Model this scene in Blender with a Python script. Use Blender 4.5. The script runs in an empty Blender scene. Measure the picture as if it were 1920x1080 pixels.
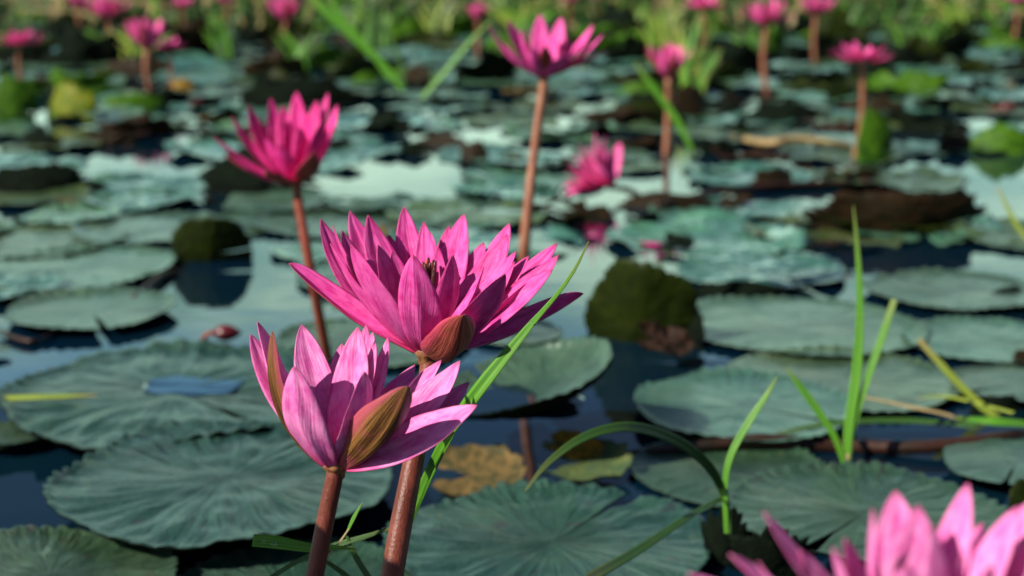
import bpy, math, random
from mathutils import Vector, Matrix, noise
R = math.radians
sc = bpy.context.scene
col = sc.collection

# ------------------------------------------------------------------ camera
CAM_H, PITCH, F = 0.46, R(13.0), 2788.0
cam_d = bpy.data.cameras.new('camera'); cam = bpy.data.objects.new('camera', cam_d); col.objects.link(cam)
cam.location = (0, 0, CAM_H); cam.rotation_euler = (R(90) - PITCH, 0, 0)
cam_d.sensor_width = 36; cam_d.lens = 36 * F / 1920
cam_d.clip_start = 0.02; cam_d.clip_end = 2000
cam_d.dof.use_dof = True; cam_d.dof.focus_distance = 0.745; cam_d.dof.aperture_fstop = 7.6
cam_d.dof.aperture_blades = 0
sc.camera = cam
sc.view_settings.view_transform = 'Standard'; sc.view_settings.look = 'None'
sc.view_settings.exposure = 0.62; sc.view_settings.gamma = 1.0

# ------------------------------------------------------------------ sun and sky
SUN = Vector((-0.75, -0.41, 0.67)).normalized()          # towards the sun
sl = bpy.data.lights.new('sun', 'SUN'); sl.energy = 5.0; sl.angle = R(0.55); sl.color = (1.0, 0.95, 0.82)
so = bpy.data.objects.new('sun', sl); col.objects.link(so)
so.rotation_euler = SUN.to_track_quat('Z', 'Y').to_euler(); so.location = (-3, -2, 4)

w = bpy.data.worlds.new('World'); sc.world = w; w.use_nodes = True
nt = w.node_tree; nt.nodes.clear()

class N:
    """tiny node helper"""
    def __init__(s, nt): s.nt = nt
    def new(s, t, ins=None, **kw):
        n = s.nt.nodes.new(t)
        for k, v in kw.items(): setattr(n, k, v)
        for k, v in (ins or {}).items():
            if isinstance(v, bpy.types.NodeSocket): s.nt.links.new(v, n.inputs[k])
            else: n.inputs[k].default_value = v
        return n
    def math(s, op, a, b=0.0, c=0.0, clamp=False):
        n = s.new('ShaderNodeMath', {0: a, 1: b, 2: c}, operation=op); n.use_clamp = clamp
        return n.outputs[0]
    def mix(s, f, a, b, mode='MIX'):
        n = s.new('ShaderNodeMix', data_type='RGBA', blend_type=mode)
        for k, v in ((0, f), (6, a), (7, b)):
            if isinstance(v, bpy.types.NodeSocket): s.nt.links.new(v, n.inputs[k])
            else: n.inputs[k].default_value = v if k == 0 else (tuple(v) + (1,) if len(v) == 3 else v)
        return n.outputs[2]
    def noise(s, vec, scale=5, detail=3, rough=.55, dist=0.0):
        return s.new('ShaderNodeTexNoise', {'Vector': vec, 'Scale': scale, 'Detail': detail, 'Roughness': rough, 'Distortion': dist}).outputs[0]
    def ramp(s, x, a, b, to0=0.0, to1=1.0):
        return s.new('ShaderNodeMapRange', {0: x, 1: a, 2: b, 3: to0, 4: to1}, interpolation_type='SMOOTHSTEP').outputs[0]
    def xyz(s, x, y, z=0.0):
        return s.new('ShaderNodeCombineXYZ', {0: x, 1: y, 2: z}).outputs[0]
    def sep(s, v):
        o = s.new('ShaderNodeSeparateXYZ', {0: v}).outputs; return o[0], o[1], o[2]

g = N(nt)
sky = g.new('ShaderNodeTexSky', sky_type='NISHITA', sun_disc=False, sun_elevation=math.asin(SUN.z),
            sun_rotation=math.atan2(SUN.x, SUN.y), altitude=50, air_density=1.0, dust_density=0.6, ozone_density=4.0)
bg1 = g.new('ShaderNodeBackground', {0: sky.outputs[0], 1: 0.05})
tc = g.new('ShaderNodeTexCoord')
x, y, z = g.sep(tc.outputs['Generated'])
za = g.math('MAXIMUM', z, 0.0); den = g.math('ADD', za, 0.12)
cv = g.xyz(g.math('DIVIDE', x, den), g.math('DIVIDE', y, den), 0.0)
cn = g.noise(cv, 1.7, 6, .58, .35)
cn2 = g.noise(g.xyz(g.math('MULTIPLY', x, 3.0), g.math('MULTIPLY', y, 3.0), g.math('MULTIPLY', z, 16.0)), 2.2, 5, .6, .2)
cover = g.math('ADD', g.math('ADD', g.ramp(z, 0.25, 0.345, 0.36, -0.60), g.ramp(z, .20, .275, .17, .0)), g.ramp(y, -0.2, 0.35, -0.8, 0.0))                       # the cloud bank lies low over the pond
left = g.ramp(x, -0.25, 0.22, 0.10, -0.05)
cm = g.math('ADD', g.math('ADD', g.math('MULTIPLY_ADD', cn, 0.6, -0.05), g.math('MULTIPLY', cn2, 0.5)), g.math('ADD', cover, left))
mask = g.ramp(cm, 0.56, 0.82)
ccol = g.mix(g.ramp(z, .225, .285), g.mix(g.ramp(cn2, .35, .7), (0.28, 0.52, 0.47), (0.74, 1.04, 0.80)), (0.20, 0.46, 0.70))
bg2 = g.new('ShaderNodeBackground', {0: ccol, 1: 1.22})
mixw = g.new('ShaderNodeMixShader', {0: mask, 1: bg1.outputs[0], 2: bg2.outputs[0]})
g.new('ShaderNodeOutputWorld', {0: mixw.outputs[0]})

# ------------------------------------------------------------------ picture rays -> places
CAM = Vector((0, 0, CAM_H))
FW = Vector((0, math.cos(PITCH), -math.sin(PITCH))); UP = Vector((0, math.sin(PITCH), math.cos(PITCH))); RT = Vector((1, 0, 0))
def ray(px, py): return FW + RT * ((px - 960) / F) + UP * ((540 - py) / F)
def P(px, py, d): return CAM + ray(px, py) * d
def W(px, py, z=0.0):
    r = ray(px, py); return CAM + r * ((z - CAM_H) / r.z)
def depth(p): return (p - CAM).dot(FW)

# ------------------------------------------------------------------ object helpers
def link(name, me, parent=None, mats=()):
    o = bpy.data.objects.new(name, me); col.objects.link(o)
    for m in mats: me.materials.append(m)
    if parent: o.parent = parent
    return o
def tag(o, label=None, cat=None, group=None, kind=None):
    if label: o['label'] = label
    if cat: o['category'] = cat
    if group: o['group'] = group
    if kind: o['kind'] = kind
    return o
def thing(name, loc, label, cat, group=None):
    o = bpy.data.objects.new(name, None); col.objects.link(o); o.location = loc; o.empty_display_size = .02
    return tag(o, label, cat, group)
def mesh(name, vs, fs, org=Vector(), uvs=None, mi=None, smooth=True):
    me = bpy.data.meshes.new(name)
    me.from_pydata([tuple(Vector(v) - org) for v in vs], [], fs)
    if uvs:
        l = me.uv_layers.new(name='uv')
        for p in me.polygons:
            for li in p.loop_indices: l.data[li].uv = uvs[me.loops[li].vertex_index]
    if mi: me.polygons.foreach_set('material_index', mi)
    if smooth: me.polygons.foreach_set('use_smooth', [True] * len(me.polygons))
    me.update(); return me
def copy_tree(o, parent=None):
    c = o.copy(); col.objects.link(c)
    if parent: c.parent = parent
    for ch in list(o.children): copy_tree(ch, c)
    return c

def mat(name):
    m = bpy.data.materials.new(name); m.use_nodes = True; m.node_tree.nodes.clear()
    return m, N(m.node_tree)
def finish(g, shader): g.new('ShaderNodeOutputMaterial', {0: shader})

# ------------------------------------------------------------------ materials
def petal_mat(name, c_mid, c_edge, c_base, transl=0.14, vein=0.36, rough=.46):
    m, g = mat(name)
    uv = g.new('ShaderNodeTexCoord').outputs['UV']
    u, v, _ = g.sep(uv)
    rnd = g.new('ShaderNodeObjectInfo').outputs['Random']
    fan = g.math('MULTIPLY', v, g.ramp(u, 0.0, 1.0, 26.0, 15.0))
    lines = g.noise(g.xyz(fan, g.math('MULTIPLY', u, 1.6), g.math('MULTIPLY', rnd, 40)), 1.0, 4, .6)
    blot = g.noise(g.xyz(g.math('MULTIPLY', u, 6), g.math('MULTIPLY', v, 3), g.math('MULTIPLY', rnd, 90)), 1.3, 5, .6)
    av = g.math('ABSOLUTE', g.math('MULTIPLY_ADD', v, 2, -1))
    c = g.mix(g.ramp(blot, .32, .72), c_mid, c_edge)
    c = g.mix(g.math('MULTIPLY', g.ramp(lines, .50, .78), vein), c, tuple(k * .62 for k in c_edge))
    rib = g.math('MULTIPLY', g.ramp(av, .06, .0), .3)
    c = g.mix(rib, c, tuple(k * .5 for k in c_edge))
    c = g.mix(g.math('MULTIPLY', g.ramp(u, .26, .0), .8), c, c_base)
    c = g.mix(g.math('MULTIPLY', g.math('MAXIMUM', g.ramp(u, .93, 1.0), g.ramp(av, .93, 1.0)), .55), c, (.30, .02, .05))
    bright = g.math('MULTIPLY_ADD', rnd, .22, .89)
    c = g.mix(1.0, c, g.xyz(bright, bright, bright), 'MULTIPLY')
    fine = g.noise(g.xyz(g.math('MULTIPLY', v, 60), g.math('MULTIPLY', u, 30), 0.0), 1.0, 3, .6)
    h = g.math('ADD', lines, g.math('MULTIPLY', fine, .22))
    bump = g.new('ShaderNodeBump', {'Strength': .5, 'Distance': .0012, 'Height': h}).outputs[0]
    p = g.new('ShaderNodeBsdfPrincipled', {'Base Color': c, 'Roughness': rough, 'Normal': bump, 'IOR': 1.38, 'Specular IOR Level': .28})
    t = g.new('ShaderNodeBsdfTranslucent', {'Color': c, 'Normal': bump})
    finish(g, g.new('ShaderNodeMixShader', {0: transl, 1: p.outputs[0], 2: t.outputs[0]}).outputs[0])
    return m
PINK = petal_mat('petal_hot_pink', (.84, .125, .45), (.64, .030, .26), (.56, .015, .10))
LILAC = petal_mat('petal_orchid_pink', (.85, .27, .57), (.70, .10, .39), (.64, .03, .18))
ROSE = petal_mat('petal_rose_pink', (.80, .060, .33), (.60, .015, .19), (.26, .006, .05), transl=.15)
FARP = petal_mat('petal_pale_rose', (.84, .13, .40), (.74, .07, .30), (.52, .03, .12))

def sepal_mat(name, a, b, c_line):
    m, g = mat(name)
    uv = g.new('ShaderNodeTexCoord').outputs['UV']; u, v, _ = g.sep(uv)
    rnd = g.new('ShaderNodeObjectInfo').outputs['Random']
    lines = g.noise(g.xyz(g.math('MULTIPLY', v, 19.0), g.math('MULTIPLY', u, 1.3), g.math('MULTIPLY', rnd, 40)), 1.0, 4, .65)
    blot = g.noise(g.xyz(g.math('MULTIPLY', u, 7), g.math('MULTIPLY', v, 4), rnd), 1.0, 5, .6)
    spk = g.noise(g.xyz(g.math('MULTIPLY', u, 90), g.math('MULTIPLY', v, 34), 0.0), 1.0, 1, .5)
    c = g.mix(g.ramp(lines, .38, .62), a, b)
    c = g.mix(g.math('MULTIPLY', g.ramp(blot, .45, .75), .38), c, c_line)
    c = g.mix(g.ramp(spk, .70, .76), c, (.03, .012, .008))
    av = g.math('ABSOLUTE', g.math('MULTIPLY_ADD', v, 2, -1))
    c = g.mix(g.math('MULTIPLY', g.ramp(av, .62, .98), .85), c, c_line)
    c = g.mix(g.math('MULTIPLY', g.ramp(u, .22, .02), .75), c, c_line)
    bump = g.new('ShaderNodeBump', {'Strength': .8, 'Distance': .0014, 'Height': lines}).outputs[0]
    p = g.new('ShaderNodeBsdfPrincipled', {'Base Color': c, 'Roughness': .42, 'Normal': bump, 'IOR': 1.4, 'Specular IOR Level': .3})
    finish(g, p.outputs[0]); return m
SEPAL = sepal_mat('sepal_olive_brown', (.25, .115, .030), (.055, .020, .007), (.42, .07, .11))
SEPAL_RED = sepal_mat('sepal_red_brown', (.40, .085, .06), (.15, .03, .02), (.52, .05, .11))

def stem_mat(name, a, b):
    m, g = mat(name)
    oc = g.new('ShaderNodeTexCoord').outputs['Object']
    big = g.noise(oc, 22, 4, .6); spk = g.noise(oc, 620, 2, .5); st = g.noise(g.new('ShaderNodeMapping', {'Vector': oc, 'Scale': (900, 900, 40)}).outputs[0], 1.0, 3, .6)
    c = g.mix(g.ramp(big, .35, .65), a, b)
    c = g.mix(g.math('MULTIPLY', g.ramp(st, .45, .7), .35), c, tuple(k * .45 for k in b))
    c = g.mix(g.math('MULTIPLY', g.ramp(spk, .64, .70), .8), c, (.05, .015, .01))
    bump = g.new('ShaderNodeBump', {'Strength': .4, 'Distance': .0006, 'Height': g.math('ADD', st, spk)}).outputs[0]
    p = g.new('ShaderNodeBsdfPrincipled', {'Base Color': c, 'Roughness': .42, 'Specular IOR Level': .3, 'Normal': bump, 'Subsurface Weight': .05, 'Subsurface Radius': (.004, .001, .001)})
    finish(g, p.outputs[0]); return m
STEM = stem_mat('stem_red_brown', (.20, .048, .030), (.11, .022, .012))
STEM_DK = stem_mat('stem_dark_red', (.26, .055, .03), (.18, .035, .02))
STEM_FAR = stem_mat('stem_tan', (.34, .145, .085), (.24, .085, .045))

def simple(name, a, b, scale=60, rough=.5, bumpd=.001, ior=1.45, transl=0.0, stretch=None, spec=.5):
    m, g = mat(name)
    oc = g.new('ShaderNodeTexCoord').outputs['Object']
    if stretch: oc = g.new('ShaderNodeMapping', {'Vector': oc, 'Scale': stretch}).outputs[0]
    n = g.noise(oc, scale, 5, .62)
    c = g.mix(g.ramp(n, .32, .68), a, b)
    bump = g.new('ShaderNodeBump', {'Strength': .5, 'Distance': bumpd, 'Height': n}).outputs[0]
    p = g.new('ShaderNodeBsdfPrincipled', {'Base Color': c, 'Roughness': rough, 'Normal': bump, 'IOR': ior, 'Specular IOR Level': spec}).outputs[0]
    if transl:
        t = g.new('ShaderNodeBsdfTranslucent', {'Color': c}).outputs[0]
        p = g.new('ShaderNodeMixShader', {0: transl, 1: p, 2: t}).outputs[0]
    finish(g, p); return m
STALK = stem_mat('stalk_dark_brown', (.045, .016, .010), (.016, .010, .006))
RECEPT = simple('receptacle_brown', (.30, .13, .05), (.14, .04, .02), 300)
STAMEN = simple('stamen_dark', (.025, .008, .008), (.09, .015, .012), 500, .35)
STAMEN_RED = simple('stamen_red', (.55, .09, .05), (.35, .04, .03), 500, .4)

def blade_mat(name, a, b, c_tip, transl=.35):
    m, g = mat(name)
    uv = g.new('ShaderNodeTexCoord').outputs['UV']; u, v, _ = g.sep(uv)
    ln = g.noise(g.xyz(g.math('MULTIPLY', v, 16.0), g.math('MULTIPLY', u, 1.5), 0.0), 1.0, 2, .6)
    bl = g.noise(g.xyz(g.math('MULTIPLY', u, 9), v, 0.0), 1.0, 4, .6)
    c = g.mix(g.ramp(ln, .35, .65), a, b)
    c = g.mix(g.math('MULTIPLY', g.ramp(bl, .5, .8), .4), c, c_tip)
    c = g.mix(g.math('MULTIPLY', g.ramp(u, .72, 1.0), .8), c, c_tip)
    bump = g.new('ShaderNodeBump', {'Strength': .6, 'Distance': .0008, 'Height': ln}).outputs[0]
    p = g.new('ShaderNodeBsdfPrincipled', {'Base Color': c, 'Roughness': .38, 'Normal': bump})
    t = g.new('ShaderNodeBsdfTranslucent', {'Color': c})
    finish(g, g.new('ShaderNodeMixShader', {0: transl, 1: p.outputs[0], 2: t.outputs[0]}).outputs[0]); return m
GRASS = blade_mat('grass_bright_green', (.17, .44, .03), (.045, .20, .012), (.26, .32, .07))
GRASS_DK = blade_mat('grass_dark_green', (.05, .13, .02), (.025, .07, .012), (.12, .13, .04), .2)
GRASS_YL = blade_mat('grass_yellow_green', (.42, .50, .07), (.25, .36, .04), (.50, .38, .18))
GRASS_DRY = blade_mat('grass_dry_tan', (.42, .34, .16), (.26, .17, .07), (.45, .36, .2), .15)

def pad_mat(name, a, b, vein, rough=.36, coat=.35, spots=.35, far=False):
    m, g = mat(name)
    oc = g.new('ShaderNodeTexCoord').outputs['Object']; x, y, z = g.sep(oc)
    oi = g.new('ShaderNodeObjectInfo').outputs['Random']
    ang = g.math('ARCTAN2', y, x); r = g.math('SQRT', g.math('ADD', g.math('MULTIPLY', x, x), g.math('MULTIPLY', y, y)))
    off = g.math('MULTIPLY', oi, 37.0)
    big = g.noise(g.new('ShaderNodeVectorMath', {0: oc, 1: g.xyz(off, 0.0, off)}, operation='ADD').outputs[0], 2.2, 5, .6, .4)
    rad = g.noise(g.xyz(g.math('MULTIPLY', ang, 9.0), g.math('MULTIPLY', r, 2.2), off), 1.0, 4, .6, .5)
    rad2 = g.noise(g.xyz(g.math('MULTIPLY', ang, 30.0), g.math('MULTIPLY', r, 5.0), off), 1.0, 3, .6, .3)
    fine = g.noise(oc, 42, 4, .6)
    c = g.mix(g.ramp(big, .33, .68), a, b)
    c = g.mix(g.math('MULTIPLY', g.ramp(rad, .50, .72), .35), c, vein)
    c = g.mix(g.math('MULTIPLY', g.ramp(rad2, .5, .75), .35), c, tuple(k * .45 for k in a))
    sp = g.noise(g.new('ShaderNodeVectorMath', {0: oc, 1: g.xyz(0.0, off, 0.0)}, operation='ADD').outputs[0], 7.5, 3, .7, .6)
    c = g.mix(g.math('MULTIPLY', g.ramp(sp, .60, .70), spots), c, (.045, .018, .035))
    c = g.mix(g.math('MULTIPLY', g.ramp(sp, .36, .28), spots * .7), c, (.14, .16, .05))
    k = g.math('MULTIPLY_ADD', oi, .5, .75)
    c = g.mix(1.0, c, g.mix(g.ramp(g.math('FRACT', g.math('MULTIPLY', oi, 7.3)), 0, 1), (.85, 1.05, 1.15), (1.25, 1.0, .70)), 'MULTIPLY')
    c = g.mix(1.0, c, g.xyz(k, k, k), 'MULTIPLY')
    h = g.math('ADD', g.math('MULTIPLY', rad, 1.0), g.math('ADD', g.math('MULTIPLY', rad2, .35), g.math('MULTIPLY', fine, .22)))
    bump = g.new('ShaderNodeBump', {'Strength': .8, 'Distance': .018 if not far else .010, 'Height': h}).outputs[0]
    ro = g.ramp(fine, .3, .7, rough - .06, rough + .12)
    p = g.new('ShaderNodeBsdfPrincipled', {'Base Color': c, 'Roughness': ro, 'Normal': bump, 'IOR': 1.45, 'Specular IOR Level': .5 if far else .3, 'Coat Weight': coat, 'Coat Roughness': .26 if not far else .14})
    finish(g, p.outputs[0]); return m
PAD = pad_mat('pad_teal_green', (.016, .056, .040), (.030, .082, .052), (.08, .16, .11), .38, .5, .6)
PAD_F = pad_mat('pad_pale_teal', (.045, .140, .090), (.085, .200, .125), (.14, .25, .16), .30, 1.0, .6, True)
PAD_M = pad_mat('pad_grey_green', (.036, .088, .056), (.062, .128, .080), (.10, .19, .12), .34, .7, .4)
PAD_OL = pad_mat('pad_olive_green', (.060, .105, .030), (.035, .080, .035), (.12, .15, .05), .36, .7, .7)
PAD_DRY = pad_mat('pad_yellowing', (.14, .15, .04), (.06, .10, .04), (.30, .22, .08), .5, .1, .6)
UNDER = simple('pad_underside_olive', (.020, .032, .002), (.010, .016, .002), 2.0, .5, .001, transl=.22, spec=.15)
UNDER_BR = simple('pad_underside_brown', (.022, .010, .003), (.006, .006, .0015), 2.5, .6, .002, spec=.15)
UNDER_GR = simple('pad_underside_green', (.085, .200, .008), (.022, .075, .006), 3, .5, .004, transl=.35, spec=.15)
UNDER_YL = simple('pad_underside_yellow', (.24, .24, .010), (.07, .14, .008), 3, .5, .004, transl=.35, spec=.15)
UNDER_DK = simple('pad_underside_black_green', (.005, .010, .005), (.003, .004, .003), 3, .9, .004, spec=.05)
DEAD = simple('dead_leaf_brown', (.035, .015, .008), (.006, .004, .003), 2.5, .6, .006, spec=.15)
ORANGE = simple('rotting_leaf_orange', (.38, .17, .015), (.08, .08, .012), 4, .6, .004, transl=.2, spec=.15)
TAN = simple('leaf_tan_dry', (.15, .095, .035), (.045, .045, .02), 4, .65, .005, spec=.15)
STRAW = simple('straw_beige', (.46, .33, .14), (.20, .12, .05), 25, .6, .002)
BUD = simple('bud_dark_crimson', (.12, .007, .013), (.035, .004, .006), 5, .35, .001)

m, g = mat('pond_water')
geo = g.new('ShaderNodeNewGeometry').outputs['Position']
n1 = g.noise(g.new('ShaderNodeMapping', {'Vector': geo, 'Scale': (1, 2.2, 1)}).outputs[0], 7, 3, .5)
n2 = g.noise(geo, 34, 2, .5)
bump = g.new('ShaderNodeBump', {'Strength': .12, 'Distance': .004, 'Height': g.math('ADD', n1, g.math('MULTIPLY', n2, .1))}).outputs[0]
deep = g.mix(g.ramp(g.noise(geo, 3, 4, .6), .35, .7), (.001, .009, .022), (.002, .012, .018))
p = g.new('ShaderNodeBsdfPrincipled', {'Base Color': deep, 'Roughness': .025, 'IOR': 1.40, 'Normal': bump})
finish(g, p.outputs[0]); WATER = m
m, g = mat('clear_water_drop')
finish(g, g.new('ShaderNodeBsdfPrincipled', {'Base Color': (1, 1, 1, 1), 'Roughness': .0, 'IOR': 1.33, 'Transmission Weight': 1.0}).outputs[0]); DROP = m

# ------------------------------------------------------------------ water sheet
S = 900
wo = link('water', mesh('water', [(-S, -S, 0), (S, -S, 0), (S, S, 0), (-S, S, 0)], [(0, 1, 2, 3)], smooth=False), None, [WATER])
tag(wo, kind='structure', label='dark still pond water reflecting blue sky and pale cloud between the pads')

# ------------------------------------------------------------------ petal, tube, blade
def petal_data(B, T, width, bulge=.1, cup=.25, twist=0.0, face=0.0, tipp=.78, th=.0007, nu=26, nv=12, az=None, outer=False, seed=0, tipcurl=0.0):
    ch = T - B; L = ch.length
    r = Vector((ch.x, ch.y, 0)) if az is None else Vector(az)
    if r.length < 1e-5: r = Vector((0, -1, 0))
    r.normalize()
    t0 = ch.normalized()
    s0 = Vector((0, 0, 1)).cross(r).normalized()
    s0 = (s0 - t0 * s0.dot(t0)).normalized()
    n0 = t0.cross(s0)
    if n0.dot(Vector((0, 0, 1)) * .6 - r) < 0: s0 = -s0; n0 = -n0
    C1 = B + ch * .5 - n0 * (2 * bulge * L)
    if face:      # turn the inner face towards the open side (+) or away (-)
        sg = 1 if (Matrix.Rotation(.1, 3, t0) @ n0).y < n0.y else -1
        twist += sg * R(face)
    rot0 = Matrix.Rotation(twist, 3, t0)
    s0 = rot0 @ s0
    vs, uv = [], []
    q = .8; pk = q / (tipp + q) * 1.12 - .12
    fm = (1 - pk) ** tipp * (pk + .12) ** q
    rn = random.Random(seed); ph = rn.random() * 6; ph2 = rn.random() * 6; asym = rn.uniform(-.14, .14); tipcurl = tipcurl or rn.uniform(-.028, .012); crk = rn.uniform(.3, 1)
    rows = []
    for i in range(nu + 1):
        u = i / nu; u = 1 - (1 - u) ** 1.25 if i < nu else 1
        c = B * (1 - u) ** 2 + C1 * 2 * u * (1 - u) + T * u * u
        tg = ((C1 - B) * (1 - u) + (T - C1) * u).normalized()
        s = (s0 - tg * s0.dot(tg)).normalized(); n = tg.cross(s)
        if n.dot(rot0 @ n0) < 0: n = -n
        hw = width * .5 * max(.012, (1 - u) ** tipp * (u + .12) ** q / fm)
        c = c + n * (tipcurl * L * max(0, u - .75) ** 2 * 16)
        c = c + s * (hw * asym * math.sin(u * 3.1)) 
        rows.append((u, c, s, n, hw))
    k = nv + 1
    for side in (1, -1):
        for (u, c, s, n, hw) in rows:
            for j in range(k):
                v = -1 + 2 * j / nv
                wav = .035 * math.sin(u * 9 + ph + v * 1.5) * v * v + .02 * math.sin(u * 17 + ph2) * abs(v)
                keel = -.09 * math.exp(-(v / .16) ** 2) + crk * .05 * math.sin(v * 7 + ph2 + u * 2)
                off = (cup * v * v * (1 - .25 * u) + wav + keel) * hw
                vs.append(c + s * (v * hw * (1 - .12 * cup * v * v)) + n * (off + side * th * .5 * (1 - .7 * v * v)))
                uv.append((u, v * .5 + .5))
    fs, mi = [], []
    base2 = (nu + 1) * k
    for i in range(nu):
        for j in range(nv):
            a = i * k + j
            f1 = (a, a + 1, a + k + 1, a + k); fs.append(f1); mi.append(0)
            b = a + base2
            fs.append((b, b + k, b + k + 1, b + 1)); mi.append(1)
    for i in range(nu):
        a = i * k; fs.append((a, a + k, a + k + base2, a + base2)); mi.append(1)
        a = i * k + nv; fs.append((a, a + base2, a + k + base2, a + k)); mi.append(1)
    for j in range(nv):
        a = nu * k + j; fs.append((a, a + 1, a + 1 + base2, a + base2)); mi.append(1)
    return vs, fs, uv, mi
def petal(parent, org, name, mats, B, T, width, seed=0, **kw):
    vs, fs, uv, mi = petal_data(B, T, width, seed=seed, **kw)
    return link(name, mesh(name, vs, fs, org, uv, mi), parent, mats)

def spline(pts, n):
    out = []
    P_ = [pts[0]] + list(pts) + [pts[-1]]
    segs = len(pts) - 1
    for i in range(n + 1):
        f = i / n * segs; k = min(int(f), segs - 1); t = f - k
        p0, p1, p2, p3 = (Vector(P_[k + j]) for j in range(4))
        out.append(.5 * ((2 * p1) + (p2 - p0) * t + (2 * p0 - 5 * p1 + 4 * p2 - p3) * t * t + (3 * p1 - p0 - 3 * p2 + p3) * t ** 3))
    return out
def interp(a, t):
    f = t * (len(a) - 1); k = min(int(f), len(a) - 2); return a[k] * (1 - (f - k)) + a[k + 1] * (f - k)
def tube(parent, org, name, mt, pts, rad, sides=18, n=30, caps=True):
    c = spline(pts, n); vs, fs = [], []
    for i, p_ in enumerate(c):
        tg = (c[min(i + 1, n)] - c[max(i - 1, 0)]).normalized()
        a = tg.cross(Vector((0, 1, .03))).normalized() if abs(tg.y) < .9 else tg.cross(Vector((1, 0, 0))).normalized()
        b = tg.cross(a); r_ = interp(rad, i / n)
        for j in range(sides):
            th = 2 * math.pi * j / sides; vs.append(p_ + (a * math.cos(th) + b * math.sin(th)) * r_)
    for i in range(n):
        for j in range(sides):
            j2 = (j + 1) % sides
            fs.append((i * sides + j, i * sides + j2, (i + 1) * sides + j2, (i + 1) * sides + j))
    if caps: fs.append(tuple(range(sides))[::-1]); fs.append(tuple(n * sides + j for j in range(sides)))
    return link(name, mesh(name, vs, fs, org), parent, [mt])
def blade_geo(pts, widths, face, n=36, fold=.25, th=.0004):
    c = spline(pts, n); vs, uv, fs = [], [], []
    face = Vector(face).normalized(); cols = 5
    for side in (1, -1):
        for i, p_ in enumerate(c):
            tg = (c[min(i + 1, n)] - c[max(i - 1, 0)]).normalized()
            s = tg.cross(face).normalized(); nn = s.cross(tg).normalized(); hw = interp(widths, i / n) * .5
            for j in range(cols):
                v = -1 + 2 * j / (cols - 1)
                vs.append(p_ + s * v * hw + nn * (abs(v) * fold * hw + side * th * .5)); uv.append((i / n, v * .5 + .5))
    b2 = (n + 1) * cols
    for i in range(n):
        for j in range(cols - 1):
            a = i * cols + j
            fs.append((a, a + 1, a + cols + 1, a + cols)); fs.append((a + b2, a + cols + b2, a + cols + 1 + b2, a + 1 + b2))
        a = i * cols; fs.append((a, a + cols, a + cols + b2, a + b2))
        a = i * cols + cols - 1; fs.append((a, a + b2, a + cols + b2, a + cols))
    return vs, fs, uv
def blade(parent, org, name, mt, pts, widths, face=(-.25, -.9, .45), **kw):
    vs, fs, uv = blade_geo(pts, widths, face, **kw)
    return link(name, mesh(name, vs, fs, org, uv), parent, [mt])
def px_mm(px, d): return px * d / F

# ------------------------------------------------------------------ the two sharp flowers
def flower(label, base_px, d, stem_pts, stem_r, rows, petal_mat_, group, name='water_lily', sepals=None, stamens=None, hi=True, stem_mt=STEM, outer_mt=None, rec=.0062, wscale=1.0):
    C = P(base_px[0], base_px[1], d)
    root = W(*stem_pts[-1][:2]) if len(stem_pts[-1]) == 2 else stem_pts[-1][2]
    t = thing(name, (root.x, root.y, 0), label, 'water lily', group); org = Vector((root.x, root.y, 0))
    pts = [C - Vector((0, 0, .001))] + [q[2] if len(q) == 3 and isinstance(q[2], Vector) else P(*q) for q in stem_pts[:-1]] + [Vector((root.x, root.y, -.01))]
    tube(t, org, 'stem', stem_mt, pts, stem_r, sides=20 if hi else 10, n=40 if hi else 14)
    # receptacle: a short flared collar
    prof = [(stem_r[0] * .98, -.004), (stem_r[0] * 1.06, -.001), (rec * 1.0, .0008), (rec * 1.12, .0022), (rec * .95, .0045), (rec * .5, .008), (.0004, .010)]
    vs, fs = [], []; ns = 24 if hi else 8
    for (r_, h) in prof:
        for j in range(ns):
            a = 2 * math.pi * j / ns; k = 1 + .06 * math.sin(a * 7) * (1 if h > 0 else 0)
            vs.append(C + Vector((r_ * k * math.cos(a), r_ * k * math.sin(a), h - .0015)))
    for i in range(len(prof) - 1):
        for j in range(ns):
            fs.append((i * ns + j, i * ns + (j + 1) % ns, (i + 1) * ns + (j + 1) % ns, (i + 1) * ns + j))
    link('receptacle', mesh('receptacle', vs, fs, org), t, [RECEPT])
    s_ = 0
    for row in rows:
        (tx, ty, dd, wd) = row[:4]; kw = dict(row[4]) if len(row) > 4 else {}
        kind = kw.pop('kind', 'petal'); ring = kw.pop('ring', .7); lift = kw.pop('lift', .002)
        T = P(tx, ty, d + dd * .001)
        rr = Vector((T.x - C.x, T.y - C.y, 0))
        if 'az' in kw: rr = Vector(kw['az'])
        rr = rr.normalized() if rr.length > 1e-5 else Vector((0, -1, 0))
        B = C + rr * (rec * ring) + Vector((0, 0, lift))
        s_ += 1
        if kind == 'petal': mts = [petal_mat_, petal_mat_]; nm = 'petal'
        elif kind == 'sepal': mts = [petal_mat_, SEPAL]; nm = 'sepal'
        else: mts = [petal_mat_, SEPAL_RED]; nm = 'sepal'
        if 'bulge' not in kw: kw['bulge'] = .09
        o = petal(t, org, nm, mts, B, T, wd * .001 * wscale, seed=s_ * 13 + int(tx), nu=26 if hi else 12, nv=12 if hi else 6, **kw)
        if kind == 'sepal': o['label'] = 'sepal with striped olive brown outer face'
        if kind == 'sepal_red': o['label'] = 'short sepal with red brown striped outer face'
    for (sx, sy, sd, tx, ty, td, mt_) in (stamens or []):
        a = P(sx, sy, d + sd * .001); b = P(tx, ty, d + td * .001); mid = (a + b) / 2 + Vector((0, 0, .002))
        tube(t, org, 'stamen', mt_, [a, mid, b], [.0012, .0017, .0007], sides=7, n=8)
    return t

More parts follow.
